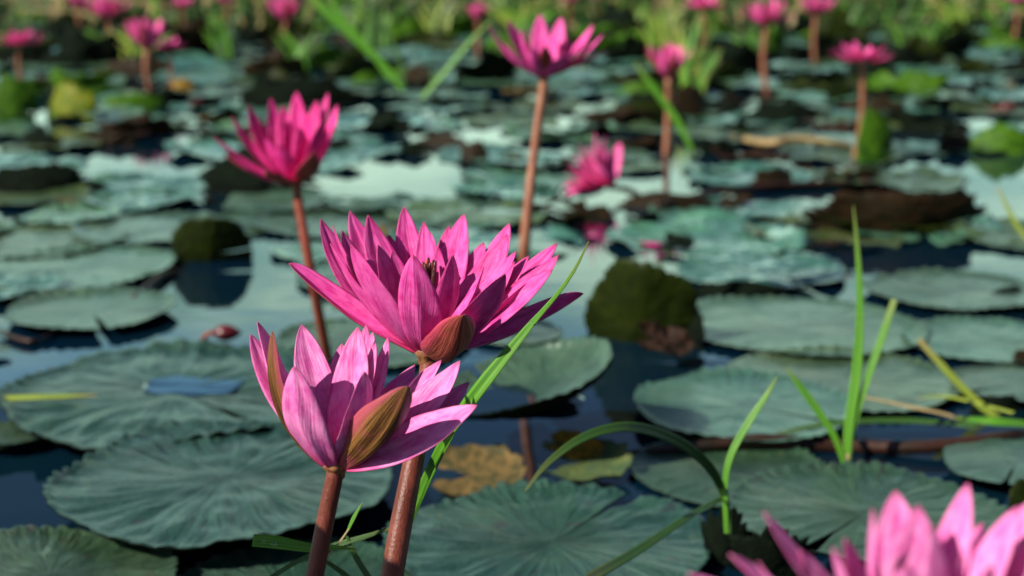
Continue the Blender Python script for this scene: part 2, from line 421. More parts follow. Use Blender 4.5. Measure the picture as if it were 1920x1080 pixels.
# main flower: every row is tip pixel x, y, depth offset from the flower's middle (mm, + = away), width (mm)
main_rows = [
 (757, 388, 42, 19.5, dict(lift=.005, bulge=.07)),
 (656, 395, 38, 20, dict(lift=.004, bulge=.10, face=12)),
 (690, 403, 24, 21, dict(lift=.005, bulge=.09, face=15)),
 (600, 411, 22, 19, dict(bulge=.10, lift=.003, face=20)),
 (622, 424, 2, 18, dict(bulge=.08, face=-30)),
 (621, 456, -8, 16, dict(bulge=.09, ring=.9, face=-30)),
 (661, 457, -30, 24.0, dict(bulge=.07, cup=.18, ring=1.0, face=-20)),
 (712, 459, -2, 18.0, dict(lift=.006, bulge=.08, face=15)),
 (795, 415, 30, 14.0, dict(lift=.006, bulge=.06)),
 (806, 432, 40, 15.0, dict(lift=.005, bulge=.05)),
 (774, 478, -44, 22.5, dict(bulge=.10, cup=.2, ring=.9, lift=.003)),
 (846, 477, -26, 18.0, dict(bulge=.12, cup=.3, ring=.5, lift=.006)),
 (868, 399, 40, 20, dict(lift=.005, bulge=.06)),
 (842, 424, 50, 18.0, dict(lift=.004, bulge=.06)),
 (956, 419, 38, 19, dict(lift=.004, bulge=.07, face=18)),
 (950, 438, 22, 20, dict(lift=.005, bulge=.07, face=22)),
 (967, 470, 12, 12.0, dict(lift=.006, bulge=.06, face=25)),
 (966, 490, -4, 12.0, dict(lift=.006, bulge=.09, face=25)),
 (1042, 453, 24, 18.0, dict(bulge=.07, lift=.003, face=28)),
 (1048, 479, 8, 18.0, dict(bulge=.06, lift=.003, face=32)),
 (1034, 504, -14, 19.0, dict(bulge=.04, cup=.15, ring=1.0, face=38)),
 (944, 510, -40, 22.0, dict(bulge=.09, cup=.15, ring=1.0, face=-20)),
 (728, 440, 32, 17, dict(lift=.006, bulge=.07)),
 (906, 452, 34, 17, dict(lift=.006, bulge=.06, face=15)),
 (990, 478, 16, 15, dict(lift=.005, bulge=.07, face=25)),
 (822, 462, 6, 13, dict(lift=.007, bulge=.08, ring=.4)),
 (640, 432, 14, 17, dict(lift=.004, bulge=.10, face=15)),
 (737, 470, 10, 15, dict(lift=.007, bulge=.08, ring=.4, face=10)),
 (905, 500, -14, 15, dict(lift=.006, bulge=.10, ring=.5, face=15)),
 (1000, 520, -6, 18, dict(bulge=.07, cup=.2, ring=1.0, lift=.002, face=-25)),
 (543, 492, 4, 19.0, dict(kind='sepal', bulge=.03, cup=.5, ring=1.1, lift=.0, tipp=.62, face=14)),
 (1090, 545, 6, 25.0, dict(kind='petal', bulge=.045, cup=.3, ring=1.1, lift=.0, tipp=.62, face=-42)),
 (866, 588, -58, 28.0, dict(kind='sepal_red', bulge=.18, cup=.85, ring=1.0, lift=.0, tipp=.6)),
]
stam = []
rs = random.Random(5)
for k in range(10):
    sx = 798 + rs.uniform(-8, 14); tx = 802 + (k - 4.5) * 3.2; ty = rs.uniform(483, 493) + abs(k - 5) * 1.2
    stam.append((sx, 575, rs.uniform(-4, 6), tx, ty, (k % 3) * 4 - 6, STAMEN_RED if k % 3 == 1 else STAMEN))
for k in range(6):
    sx = 838 + rs.uniform(-5, 8); stam.append((sx, 580, rs.uniform(0, 6), 852 + k * 2.2, 500 + k * 4, rs.uniform(0, 8), STAMEN))
b1 = P(735, 1080, .775); b0 = P(803, 690, .80); dirn = (b1 - b0); k = (b0.z) / -(dirn.z) * 1.0
root1 = b0 + dirn * (b0.z / -dirn.z)
main = flower('tall sharp hot pink lily, wide open with dark stamens, above the other sharp flower',
       (801, 662), .80, [(803, 700, .80), (778, 850, .79), (735, 1080, .775), (0, 0, root1)], [.0050, .0050, .0052, .0057, .0062, .0062],
       main_rows, PINK, 'pink water lilies standing over the pond', stamens=stam, wscale=1.06)

front_rows = [
 (469, 627, 14, 17, dict(bulge=.06, lift=.003, face=20)),
 (489, 603, 2, 24.0, dict(bulge=.10, lift=.003, face=-15)),
 (555, 685, -32, 21.5, dict(bulge=.09, cup=.2, ring=1.0, lift=.002, face=-12)),
 (566, 607, 36, 20, dict(bulge=.05, lift=.005)),
 (641, 644, 46, 17.0, dict(bulge=.05, lift=.004)),
 (671, 613, 14, 19, dict(bulge=.05, lift=.006, ring=.4)),
 (688, 608, 28, 12.0, dict(bulge=.05, lift=.006)),
 (705, 642, 14, 11.0, dict(bulge=.06, lift=.007, ring=.4)),
 (729, 632, 20, 11.5, dict(bulge=.08, lift=.006, ring=.5)),
 (700, 622, 34, 12.0, dict(bulge=.05, lift=.005, ring=.5)),
 (685, 697, -20, 23, dict(bulge=.09, cup=.25, ring=.7, lift=.004)),
 (788, 693, -4, 22.0, dict(bulge=.11, cup=.3, lift=.004, face=-20)),
 (864, 677, 14, 19.0, dict(bulge=.08, lift=.003, face=30)),
 (880, 717, 20, 19.0, dict(bulge=.08, lift=.002, face=32)),
 (892, 758, -22, 21, dict(bulge=.05, cup=.15, ring=1.0, lift=.002, face=40)),
 (838, 806, 6, 16.0, dict(bulge=.08, cup=.2, ring=1.0, lift=.0, face=-30)),
 (778, 683, 34, 15.0, dict(bulge=.06, lift=.004, face=20)),
 (826, 672, 30, 14.0, dict(bulge=.06, lift=.004, face=20)),
 (511, 621, -14, 18.0, dict(kind='sepal', bulge=.15, cup=.6, ring=1.1, lift=.0, tipp=.6, twist=.35)),
 (764, 725, -40, 25.0, dict(kind='sepal', bulge=.09, cup=.95, ring=1.0, lift=.0, tipp=.68, face=-28)),
]
c0 = P(628, 890, .70); c1 = P(590, 1080, .70); dr = c1 - c0; root2 = c0 + dr * (c0.z / -dr.z)
front = flower('lower sharp orchid pink lily, half open, with two olive brown sepals, nearest the bottom stems',
       (630, 874), .70, [(626, 900, .70), (590, 1080, .70), (0, 0, root2)], [.0042, .0041, .0042, .0044, .0046],
       front_rows, LILAC, 'pink water lilies standing over the pond', rec=.0058, wscale=1.05)

# ------------------------------------------------------------------ mid distance flowers
GRP = 'pink water lilies standing over the pond'
d = 1.62
flower('blurred cup shaped hot pink lily on a dark red stem, left of centre', (556, 348), d,
   [(560, 380, d), (585, 520, d), (618, 676)], [.0052, .0054, .0056, .0058],
   [(404, 255, -5, 19), (435, 218, 10, 19), (465, 196, 28, 20), (507, 184, 36, 18), (530, 198, 40, 20), (556, 171, 36, 22),
    (593, 188, 24, 20), (613, 173, 30, 16), (632, 196, 12, 19), (628, 232, -14, 18), (470, 262, -24, 19), (500, 258, -40, 20), (524, 268, -50, 20),
    (560, 238, -20, 22), (600, 230, -38, 20), (446, 300, -34, 18), (480, 215, 8, 17), (575, 210, 2, 18), (540, 225, 4, 18),
    (425, 290, -20, 20, dict(kind='sepal_red', bulge=.1)), (590, 285, -62, 22, dict(kind='sepal_red')), (500, 318, -60, 24, dict(kind='sepal_red'))],
   ROSE, GRP, hi=False, stem_mt=STEM_DK, wscale=1.28)
d = 1.80
flower('blurred open pink lily at top centre, tallest on its long tan stem', (1019, 148), d,
   [(1018, 170, d), (1000, 300, d), (983, 470, d), (975, 600)], [.0056, .0054, .0056, .0068, .0072],
   [(916, 50, 0, 21), (954, 36, 20, 22), (975, 55, -20, 18), (1012, 26, 34, 22), (1052, 32, 26, 22), (1040, 60, 10, 18), (1068, 70, 30, 15), (1113, 46, 14, 22), (1131, 63, 0, 18),
    (945, 80, -30, 18), (1090, 78, -20, 16), (988, 58, -12, 18), (930, 72, 18, 18), (1000, 86, -54, 15), (1062, 96, -50, 18), (1142, 93, 10, 19, dict(kind='sepal_red', bulge=.02)), (1022, 84, -62, 16, dict(kind='sepal_red', bulge=.06))],
   PINK, GRP, hi=False, stem_mt=STEM_FAR, wscale=1.2)
# toppled flower lying on the water
d = 2.74
C = P(1142, 340, d)
flower('toppled pink lily lying sideways on the water right of the top centre stem', (1144, 350), d,
   [(1160, 353, 2.76), (1180, 357, 2.77), (1205, 362)], [.005, .005, .006, .006],
   [(1117, 248, 0, 26, dict(az=(-1, .1, 0))), (1128, 267, 30, 20), (1077, 287, -20, 26), (1090, 295, 20, 24), (1062, 318, -30, 26), (1070, 323, 10, 24), (1053, 351, -10, 26, dict(bulge=-.04)), (1096, 335, -50, 24), (1060, 367, -35, 24, dict(bulge=-.06)), (1088, 271, -8, 24), (1064, 303, 6, 24), (1056, 335, -20, 24), (1104, 273, -24, 22), (1082, 323, -46, 24), (1074, 351, -44, 24), (1136, 255, 10, 20, dict(az=(-1, .1, 0))),
    (1162, 267, 14, 20, dict(kind='sepal', bulge=.02)), (1118, 305, -45, 22)],
   FARP, GRP, hi=False, stem_mt=STEM_FAR, wscale=1.5)

# far flowers: three kinds built once, then copied with their parts
def far_proto(kind):
    t = thing('water_lily', (0, 0, 0), 'proto', 'water lily', GRP)
    rn = random.Random({'open': 3, 'flat': 4, 'cup': 5}[kind])
    H = .30
    tube(t, Vector(), 'stem', STEM_FAR, [Vector((0, 0, H)), Vector((.006, 0, H * .5)), Vector((-.008, .0, -.02))], [.0062, .0066, .0072], sides=8, n=8)
    C = Vector((0, 0, H))
    n = {'open': 15, 'flat': 19, 'cup': 13}[kind]
    for i in range(n):
        inner = i % 2
        el = {'open': (38, 58), 'flat': (14, 34), 'cup': (58, 72)}[kind][inner] + rn.uniform(-6, 6)
        a = 2 * math.pi * i / n * (1 if n % 2 else 1) + rn.uniform(-.12, .12)
        L = .078 * rn.uniform(.88, 1.08) * (.86 if inner else 1)
        e = R(el); rdir = Vector((math.cos(a), math.sin(a), 0))
        T = C + rdir * (L * math.cos(e)) + Vector((0, 0, L * math.sin(e)))
        petal(t, Vector(), 'petal', [FARP, FARP], C + rdir * .005, T, .021, nu=8, nv=4, bulge=.10, cup=.3, th=.001, seed=i)
    for i in range(4):
        a = math.pi / 2 * i + .5; e = R({'open': 25, 'flat': 6, 'cup': 50}[kind]); rdir = Vector((math.cos(a), math.sin(a), 0)); L = .076
        o = petal(t, Vector(), 'sepal', [FARP, SEPAL_RED], C + rdir * .006, C + rdir * (L * math.cos(e)) + Vector((0, 0, L * math.sin(e) - .001)), .02, nu=8, nv=4, bulge=.06, th=.001, seed=i)
    return t
protos = {k: far_proto(k) for k in ('open', 'flat', 'cup')}
used = set()
far_list = [  # kind, flower base pixel, stem foot pixel y, width px, label
 ('flat', 1607, 110, 300, 118, 'flat open pale pink lily on a tall tan stem at the upper right'),
 ('cup', 1250, 143, 288, 80, 'small cup shaped pink lily just right of the top centre flower'),
 ('open', 1433, 46, 178, 104, 'funnel shaped blurred pink lily at the top edge, right of centre'),
 ('open', 1526, 26, 118, 78, 'small blurred pink lily at the top edge just right of the funnel shaped one'),
 ('flat', 1318, 14, 108, 88, 'blurred pink lily cut by the top edge above the pale grass clump'),
 ('open', 1900, 6, 92, 60, 'blurred pink lily cut by the top right corner'),
 ('cup', 896, 38, 96, 42, 'narrow closed pink lily near the top edge, left of the top centre flower'),
 ('cup', 538, 40, 92, 66, 'pale pink lily at the top edge just left of the long green blades'),
 ('cup', 428, 10, 62, 40, 'tiny pale peach pink lily at the top edge, left of centre'),
 ('open', 345, 14, 72, 50, 'tiny magenta lily cut by the top edge, right of the paired blooms'),
 ('open', 206, 32, 108, 92, 'wide blurred magenta lily near the top edge over the dark left leaves'),
 ('cup', 150, 16, 70, 44, 'small blurred pink lily at the top edge, second from the left corner'),
 ('flat', 42, 80, 170, 92, 'flat blurred pink lily at the left edge above the yellow green folded pads'),
 ('cup', 280, 92, 172, 76, 'blurred magenta lily on a pale stem, left one of the touching pair'),
 ('flat', 322, 88, 168, 62, 'blurred dark magenta lily, right one of the touching pair'),
 ('cup', 1068, 8, 56, 34, 'tiny pink lily cut by the top edge above the top centre flower'),
 ('cup', 1122, 6, 52, 34, 'tiny pink lily cut by the top edge, right above the top centre flower'),
]
for i, (kind, bx, by, fy, wpx, lab) in enumerate(far_list):
    o = protos[kind] if kind not in used else copy_tree(protos[kind]); used.add(kind)
    foot = W(bx, fy); d = depth(foot); top = P(bx, by, d)
    wid = {'open': .128, 'flat': .152, 'cup': .088}[kind]
    s = wpx * d / F / wid
    sz = (top.z - foot.z) / .30
    o.location = foot; o.rotation_euler = (0, 0, i * 1.3); o['label'] = lab
    # uniform scale for the flower, stem stretched on its own
    o.scale = (s, s, s)
    for ch in o.children:
        if ch.name.startswith('stem'): ch.scale = (1, 1, sz / s)
        else: ch.location.z = (sz / s - 1) * .30

# ------------------------------------------------------------------ foreground blurred flower, bottom right
d = .43
fg_rows = [
 (1290, 1076, 4, 16, dict(bulge=.02)), (1372, 1036, -2, 17, dict(bulge=.05)), (1436, 958, 10, 12, dict(bulge=.06)), (1560, 1028, -14, 15, dict(bulge=.06)),
 (1640, 955, -8, 18, dict(bulge=.07)), (1680, 920, 20, 18, dict(bulge=.06)), (1722, 950, 4, 17, dict(bulge=.06)), (1814, 905, 16, 13, dict(bulge=.05)),
 (1905, 948, 4, 17, dict(bulge=.06)), (1945, 930, 18, 18, dict(bulge=.06)), (1990, 960, 0, 18), (2060, 1010, 5, 17), (2100, 1070, -2, 17),
 (1500, 1030, 12, 16), (1745, 985, -22, 17), (1590, 1010, 6, 15), (1800, 1040, -16, 17), (1420, 1055, -16, 16), (1860, 1060, -30, 18), (1480, 1090, -25, 18), (1770, 1010, 26, 17), (1700, 1060, -34, 19), (1600, 1075, 26, 17),
 (1840, 980, 26, 17), (1960, 1090, -30, 18), (1375, 1150, -20, 20, dict(kind='sepal')), (2010, 1160, -20, 20, dict(kind='sepal')),
]
flower('large out of focus pink lily filling the bottom right corner,', (1705, 1270), d,
   [(1705, 1330, d), (0, 0, Vector(P(1705, 1330, d) * 1) + Vector((0.01, .01, -P(1705, 1330, d).z)))], [.0055, .0055, .006], fg_rows, LILAC, GRP, hi=True, wscale=1.02)

# ------------------------------------------------------------------ lily pads
def pad_mesh(seed, nr=14, na=110, teeth=46, tooth=.034, lift=.03, und=.018, slit=.06, cup=0.0, rib=.005, ribs=17, stretch=1.0, th=.012, fold=0.0, rimup=0.0, notch=.12, rag=.0):
    rn = random.Random(seed); ox = rn.random() * 50; ph = [rn.random() * 6.3 for _ in range(6)]
    vs = []; k = na + 1
    for side in (0, 1):
        for i in range(nr + 1):
            r = notch * .4 + (1 - notch * .4) * (i / nr) ** .9
            for j in range(k):
                a0 = -math.pi + 2 * math.pi * j / na
                gap = slit * (.3 + .7 * r) * (1 + .3 * math.sin(r * 9 + ph[0]))
                a = a0 * (1 - gap / math.pi) if r > notch else a0 * (1 - gap / math.pi * (r / notch))
                tt = abs(math.sin(a * teeth * .5 + 1.6 * math.sin(a * 3 + ph[1]))) * (.55 + .9 * noise.noise(Vector((math.cos(a) * 3 + ox, math.sin(a) * 3, 1.7))))
                rr = r
                if r > .6:
                    e = ((r - .6) / .4) ** 3
                    rr = r * (1 + e * (tooth * (tt - .5) + .03 * math.sin(2 * a + ph[2]) + .022 * math.sin(5 * a + ph[3]) + .012 * noise.noise(Vector((math.cos(a) * 4, math.sin(a) * 4, ox))) + rag * noise.noise(Vector((math.cos(a) * 2.2, math.sin(a) * 2.2, ox + 4))) + rag * .5 * noise.noise(Vector((math.cos(a) * 9, math.sin(a) * 9, ox + 8)))))
                x_, y_ = rr * math.cos(a), rr * math.sin(a) * stretch
                z_ = und * noise.noise(Vector((x_ * 1.8 + ox, y_ * 1.8, 3))) * (.3 + r) + und * .35 * noise.noise(Vector((x_ * 6 + ox, y_ * 6, 7)))
                wv = noise.noise(Vector((x_ * 2.3, y_ * 2.3 + ox, 5))); am = .45 + 1.1 * abs(noise.noise(Vector((x_ * 1.4 - ox, y_ * 1.4, 9))))
                z_ += am * (rib * math.cos(a * ribs + ph[4] + 3 * wv) * r * min(1, (1.1 - r) * 3) + rib * .6 * math.cos(a * ribs * 2.3 + 3 * r + ph[5] + 5 * wv) * r)
                z_ += lift * max(0, r - .86) / .14 * (.35 + .65 * (.5 + .5 * math.sin(3 * a + ph[1]))) + rimup * max(0, r - .8) ** 1.5 * 8
                z_ += cup * r * r + fold * abs(x_ + .15 * y_) ** 1.3
                z_ += .9 * tooth * tt * (1 if r > .97 else 0)
                vs.append(Vector((x_, y_, z_ - side * th)))
    fs, mi = [], []; b2 = (nr + 1) * k
    for i in range(nr):
        for j in range(na):
            a = i * k + j
            fs.append((a, a + k, a + k + 1, a + 1)); mi.append(0)
            fs.append((a + b2, a + 1 + b2, a + k + 1 + b2, a + k + b2)); mi.append(1)
        for j in (0, na):
            a = i * k + j
            fs.append((a, a + b2, a + k + b2, a + k) if j == 0 else (a, a + k, a + k + b2, a + b2)); mi.append(1)
    for j in range(na):
        a = nr * k + j; fs.append((a, a + b2, a + 1 + b2, a + 1)); mi.append(1)
    # hub
    vs.append(Vector((0, 0, -.003))); h = len(vs) - 1
    for j in range(na): fs.append((h, j, j + 1)); mi.append(0)
    return mesh('lily_pad', vs, fs, Vector(), None, mi)

placed, pads = [], []
PG = 'lily pads floating on the pond'
def pad(cx, cy, wpx, label, rz=0.0, z=.004, mts=None, tilt=(0, 0), name='lily_pad', squash=1.0, **kw):
    c = W(cx, cy, z); r_ = wpx * depth(c) / F / 2
    me = pad_mesh(int(cx * 7 + cy), nr=kw.pop('nr', 34), na=kw.pop('na', 300), **kw)
    o = link(name, me, None, mts or [PAD, UNDER_DK]); o.location = c; o.scale = (r_, r_ * squash, r_)
    o.rotation_euler = (R(tilt[0]), R(tilt[1]), rz) if squash == 1 else (R(tilt[0]), R(tilt[1]), rz)
    tag(o, label, 'lily pad', PG); placed.append((c.x, c.y, r_)); pads.append(o); return o

pad(425, 896, 655, 'large dark teal pad with radiating ribs, just left of the two sharp stems', rz=4.2, z=.024, und=.035, rib=.011, slit=.03, lift=.03, ribs=15)
pad(325, 735, 640, 'large green pad crossed by a yellow grass blade, behind the ribbed pad on the left', rz=-3.9, z=.020, und=.035, rib=.009, slit=.05)
pad(90, 1082, 480, 'crinkled dark pad filling the bottom left corner', rz=.5, z=.014, und=.04, rib=.010, lift=.05)
pad(560, 1120, 520, 'dark pad at the bottom edge behind the two red stems', rz=2.4, z=.003, und=.02, rib=.006)
pad(1035, 1015, 600, 'wide blotched pad at the bottom right of the main stem, with red flecks', rz=-2.2, z=.010, und=.035, rib=.010, slit=.05)
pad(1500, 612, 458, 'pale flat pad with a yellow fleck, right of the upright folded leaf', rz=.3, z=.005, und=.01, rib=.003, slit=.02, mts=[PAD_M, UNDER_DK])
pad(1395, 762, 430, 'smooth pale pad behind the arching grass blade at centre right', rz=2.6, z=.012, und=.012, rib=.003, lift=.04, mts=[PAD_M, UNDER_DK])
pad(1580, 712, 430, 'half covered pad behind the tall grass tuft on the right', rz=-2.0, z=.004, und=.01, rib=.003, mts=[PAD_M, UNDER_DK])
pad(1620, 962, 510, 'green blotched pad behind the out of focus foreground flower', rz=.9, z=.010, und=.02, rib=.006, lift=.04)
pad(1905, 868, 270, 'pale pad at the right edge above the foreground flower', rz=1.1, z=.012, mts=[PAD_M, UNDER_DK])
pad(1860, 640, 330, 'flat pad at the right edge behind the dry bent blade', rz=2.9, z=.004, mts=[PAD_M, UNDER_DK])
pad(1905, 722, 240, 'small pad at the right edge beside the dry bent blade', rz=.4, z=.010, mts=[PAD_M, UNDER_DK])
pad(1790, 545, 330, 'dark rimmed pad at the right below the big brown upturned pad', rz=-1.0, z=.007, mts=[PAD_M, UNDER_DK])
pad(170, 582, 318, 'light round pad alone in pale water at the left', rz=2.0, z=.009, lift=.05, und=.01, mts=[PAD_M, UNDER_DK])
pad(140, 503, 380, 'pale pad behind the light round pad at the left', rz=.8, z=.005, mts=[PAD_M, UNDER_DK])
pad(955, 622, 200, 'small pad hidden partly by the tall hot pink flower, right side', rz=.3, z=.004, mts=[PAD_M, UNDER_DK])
pad(1370, 885, 380, 'thin dark pad under the floating brown stalk', rz=3.0, z=.003)
pad(15, 815, 150, 'frilly edged pad cut by the left edge beside the dark blue water', rz=.3, z=.012, tooth=.06, lift=.08)
pad(-10, 655, 60, 'tiny dark pad cut by the left edge', rz=.3, z=.008)
pad(1000, 745, 345, 'raised saucer shaped grey green pad holding water, right of the sharp flowers', rz=-.9, z=.056, tilt=(14, -9), cup=.20, th=.02, und=.02, rimup=.07, mts=[PAD_M, UNDER_DK])
pad(60, 455, 330, 'pale pad at the left edge in the middle distance', rz=.8, z=.005, mts=[PAD_M, UNDER_DK])
pad(700, 520, 300, 'pale pad behind the tall hot pink flower, left side', rz=.2, z=.004, mts=[PAD_M, UNDER_DK])
pad(640, 415, 330, 'pale pad behind the dark red stem of the left blurred flower', rz=2.2, z=.004, mts=[PAD_M, UNDER_DK])
pad(290, 430, 300, 'flat pale pad left of the upright olive leaf', rz=1.2, z=.007, mts=[PAD_M, UNDER_DK])
pad(700, 640, 380, 'dim pad directly behind the lower orchid pink flower', rz=1.2, z=.003)

# puddles lying on pads
def puddle(po, cx, cy, wpx, asp, label, up=.0006):
    c = W(cx, cy, po.location.z)
    bpy.context.view_layer.update(); mw = po.matrix_world
    nv_ = len(po.data.vertices) // 2
    r_ = wpx * depth(c) / F / 2
    hs = sorted(p_.z for p_ in (mw @ v.co for v in po.data.vertices[:nv_]) if (p_ - c).xy.length < r_)
    c = W(cx, cy, hs[int(len(hs) * .52)] + up); vs = [Vector((0, 0, .0))]; n = 48
    for k_, rr in ((0, .93), (1, 1.0)):
        for j in range(n):
            a = 2 * math.pi * j / n; q = rr * (1 + .18 * math.sin(2 * a + 1) + .12 * math.sin(3 * a + cx) + .05 * math.sin(7 * a))
            vs.append(Vector((r_ * q * math.cos(a), r_ * asp * q * math.sin(a), 0 if k_ == 0 else -.0012)))
    fs = [(0, 1 + j, 1 + (j + 1) % n) for j in range(n)] + [(1 + j, 1 + n + j, 1 + n + (j + 1) % n, 1 + (j + 1) % n) for j in range(n)]
    o = link('water_puddle', mesh('water_puddle', vs, fs, smooth=False), None, [WATER]); o.location = c
    tag(o, label, 'puddle', 'pools of water on pads')
puddle(pads[1], 375, 716, 165, 1.25, 'blue pool of water on the green pad behind the ribbed pad')
puddle(pads[19], 965, 752, 240, 1.1, 'pool of water inside the raised saucer shaped pad')

# upright, folded and upturned pads: the disc stands on its edge, the pond hides its lower half
UG = 'pads standing or folded out of the water'
def upright(cx, wy, wpx, hpx, under, label, fold=.16, rag=.22, yaw=0.0, lean=78, seed=1, sink=.25, top=None, cup=.10, roll=0.0, res=(12, 90), name='upturned_pad', cat='lily pad', group=UG):
    c = W(cx, wy); dd = depth(c); r_ = wpx * dd / F / 2; h = hpx * dd / F
    me = pad_mesh(seed * 31 + int(cx), nr=res[0], na=res[1], cup=cup, und=.045, tooth=.045, slit=.04, th=.010, rib=.006, fold=fold, rag=rag)
    o = link(name, me, None, [top or under, under])
    ry = max(.3, h / r_ / (1 + sink) / max(.2, math.sin(R(lean))) )
    o.scale = (r_, r_ * ry, r_)
    # local y goes up the leaf, the underside faces the viewer
    m_ = Matrix.Rotation(yaw, 4, 'Z') @ Matrix.Rotation(R(lean), 4, 'X') @ Matrix.Rotation(roll, 4, 'Z')
    o.rotation_euler = (Matrix.Rotation(yaw, 4, 'Z') @ Matrix.Rotation(R(180 - lean), 4, 'X')).to_euler() if under is None else (Matrix.Rotation(yaw, 4, 'Z') @ Matrix.Rotation(R(lean), 4, 'X') @ Matrix.Rotation(math.pi, 4, 'Y')).to_euler()
    o.location = c + Vector((0, 0, h * sink / (1 + sink)))
    tag(o, label, cat, group); return o
upright(396, 492, 152, 88, UNDER, 'rounded dark olive leaf folded upright in pale water, left of the dark red stem', yaw=.1, rag=.08, lean=104, seed=2, res=(24, 160))
upright(1192, 645, 232, 160, UNDER, 'tall dark olive leaf standing folded beside the brown dead leaf, centre right', yaw=-.35, rag=.12, lean=104, seed=3, res=(24, 160))
upright(1278, 648, 90, 80, UNDER_DK, 'black curled leaf edge leaning against the tall olive leaf', yaw=-.9, lean=70, seed=5)
upright(1688, 438, 350, 70, UNDER_BR, 'big low brown pad turned up in the water on the right', yaw=.08, lean=112, seed=4, res=(24, 160), sink=.1)
upright(1500, 440, 120, 24, UNDER_DK, 'thin dark leaf edge left of the big brown upturned pad', yaw=.3, lean=50, seed=6)
upright(70, 366, 190, 62, UNDER_DK, 'black folded pad at the left edge', yaw=.2, lean=70, seed=7)
upright(100, 356, 42, 56, UNDER_BR, 'brown lump rising from the black folded pad at the left edge', yaw=.2, lean=80, seed=8)
upright(160, 358, 110, 22, UNDER_DK, 'low dark pad rim right of the black folded pad', yaw=-.2, lean=50, seed=9)
upright(490, 362, 235, 88, UNDER_DK, 'dark raised pad behind the left blurred flower', yaw=.2, lean=60, seed=10)
upright(570, 372, 60, 22, UNDER_DK, 'small dark leaf behind the top of the dark red stem', yaw=.2, lean=60, seed=11)
upright(885, 308, 58, 46, UNDER_BR, 'small red brown folded leaf left of the top centre stem', yaw=-.2, lean=78, seed=12)
upright(775, 292, 70, 26, UNDER_DK, 'dark leaf edge left of the small red brown leaf', yaw=.1, lean=60, seed=13)
upright(1250, 392, 200, 34, UNDER_BR, 'long low brown leaf right of the toppled flower', yaw=-.05, lean=62, seed=14)
upright(1456, 356, 100, 42, UNDER_BR, 'brown triangular leaf tip left of the tall tan stem', yaw=.4, lean=70, seed=15)
upright(1645, 305, 86, 96, UNDER_GR, 'folded green leaf with brown top beside the tall tan stem', yaw=.3, lean=82, seed=16)
upright(1395, 558, 225, 26, UNDER_DK, 'very low purple black leaf edge right of the tall dark leaf', yaw=0, lean=62, seed=17)
upright(1880, 288, 110, 56, UNDER_GR, 'olive yellow raised pad at the right edge', yaw=-.3, lean=70, seed=18)
upright(1805, 285, 90, 40, UNDER_BR, 'brown leaf left of the olive yellow raised pad', yaw=.5, lean=65, seed=19)
upright(1900, 560, 100, 24, UNDER_DK, 'dark lifted pad rim at the right edge of the middle water', yaw=.4, lean=50, seed=20)
upright(28, 228, 90, 82, UNDER_GR, 'bright green folded pad at the left edge below the flat pink flower', yaw=.3, lean=80, seed=21)
upright(125, 226, 110, 72, UNDER_YL, 'yellow green folded pad, right one of two at the left edge', yaw=-.3, lean=75, seed=22)
upright(340, 172, 44, 26, ORANGE, 'small orange leaf at the foot of the pale stem pair', yaw=0, lean=75, seed=23)
upright(1470, 232, 190, 46, UNDER_DK, 'dark grey raised pad under the funnel shaped flower', yaw=.05, lean=55, seed=24, top=PAD)
upright(1305, 222, 90, 66, UNDER_BR, 'dark brown slanting leaf right of the cup shaped flower', yaw=.5, lean=70, seed=25)
upright(1200, 232, 120, 46, UNDER, 'dark olive pad standing behind the toppled flower', yaw=.1, lean=75, seed=26)
upright(1352, 1062, 96, 120, UNDER_DK, 'dark torn leaf at the foot of the arching blade', yaw=-.5, lean=100, seed=27, rag=.5, fold=.3)
upright(1440, 1085, 150, 105, UNDER_DK, 'dark ragged leaf edge left of the foreground flower', yaw=-.2, lean=112, seed=28, rag=.5)
upright(1920, 948, 60, 50, UNDER, 'small olive leaf curl at the right edge above the foreground flower', yaw=.4, lean=75, seed=29)
upright(1880, 775, 120, 34, UNDER_DK, 'dark ragged pad edge under the dry bent blade', yaw=.3, lean=60, seed=30)
upright(1930, 690, 70, 34, UNDER_BR, 'brown curled scrap at the right edge', yaw=.3, lean=60, seed=31)
upright(960, 300, 60, 14, TAN, 'small tan scrap on the water left of the top centre stem', yaw=.2, lean=40, seed=33)

upright(560, 205, 260, 60, UNDER_DK, 'broad near black pad rim behind the petals of the left blurred flower', yaw=.1, lean=75, seed=41)
upright(245, 205, 130, 34, UNDER_GR, 'green lifted pad between the yellow green pad and the left blurred flower', yaw=.2, lean=60, seed=42)
# dead and rotting leaves lying about
def litter(cx, cy, wpx, mt, label, z=.006, rz=0, tilt=(0, 0), name='dead_leaf', squash=.6, **kw):
    c = W(cx, cy, z); r_ = wpx * depth(c) / F / 2
    me = pad_mesh(int(cx + cy * 3), nr=14, na=120, teeth=5, tooth=.16, und=kw.get('und', .08), rib=.008, slit=.5, cup=kw.get('cup', .1))
    o = link(name, me, None, [mt, mt]); o.location = c; o.scale = (r_, r_ * squash, r_); o.rotation_euler = (R(tilt[0]), R(tilt[1]), rz)
    tag(o, label, 'dead leaf', 'dead leaves among the pads'); return o
litter(1240, 640, 120, DEAD, 'crumpled brown dead leaf in front of the tall olive leaf', z=.03, tilt=(35, 15), und=.26)
litter(1075, 838, 110, ORANGE, 'yellow orange rotting leaf under the front rim of the saucer shaped pad', z=.02, tilt=(30, 10))
litter(1095, 868, 170, PAD_DRY, 'mottled green yellow leaf below the orange rotting leaf', z=.010, tilt=(14, 0), squash=1)
litter(890, 892, 190, TAN, 'tan dry leaf scrap between the main stem and the mottled leaf', z=.010, tilt=(14, 0), squash=1, und=.03)
litter(400, 224, 60, ORANGE, 'small yellow leaf floating left of the left blurred flower', z=.01)
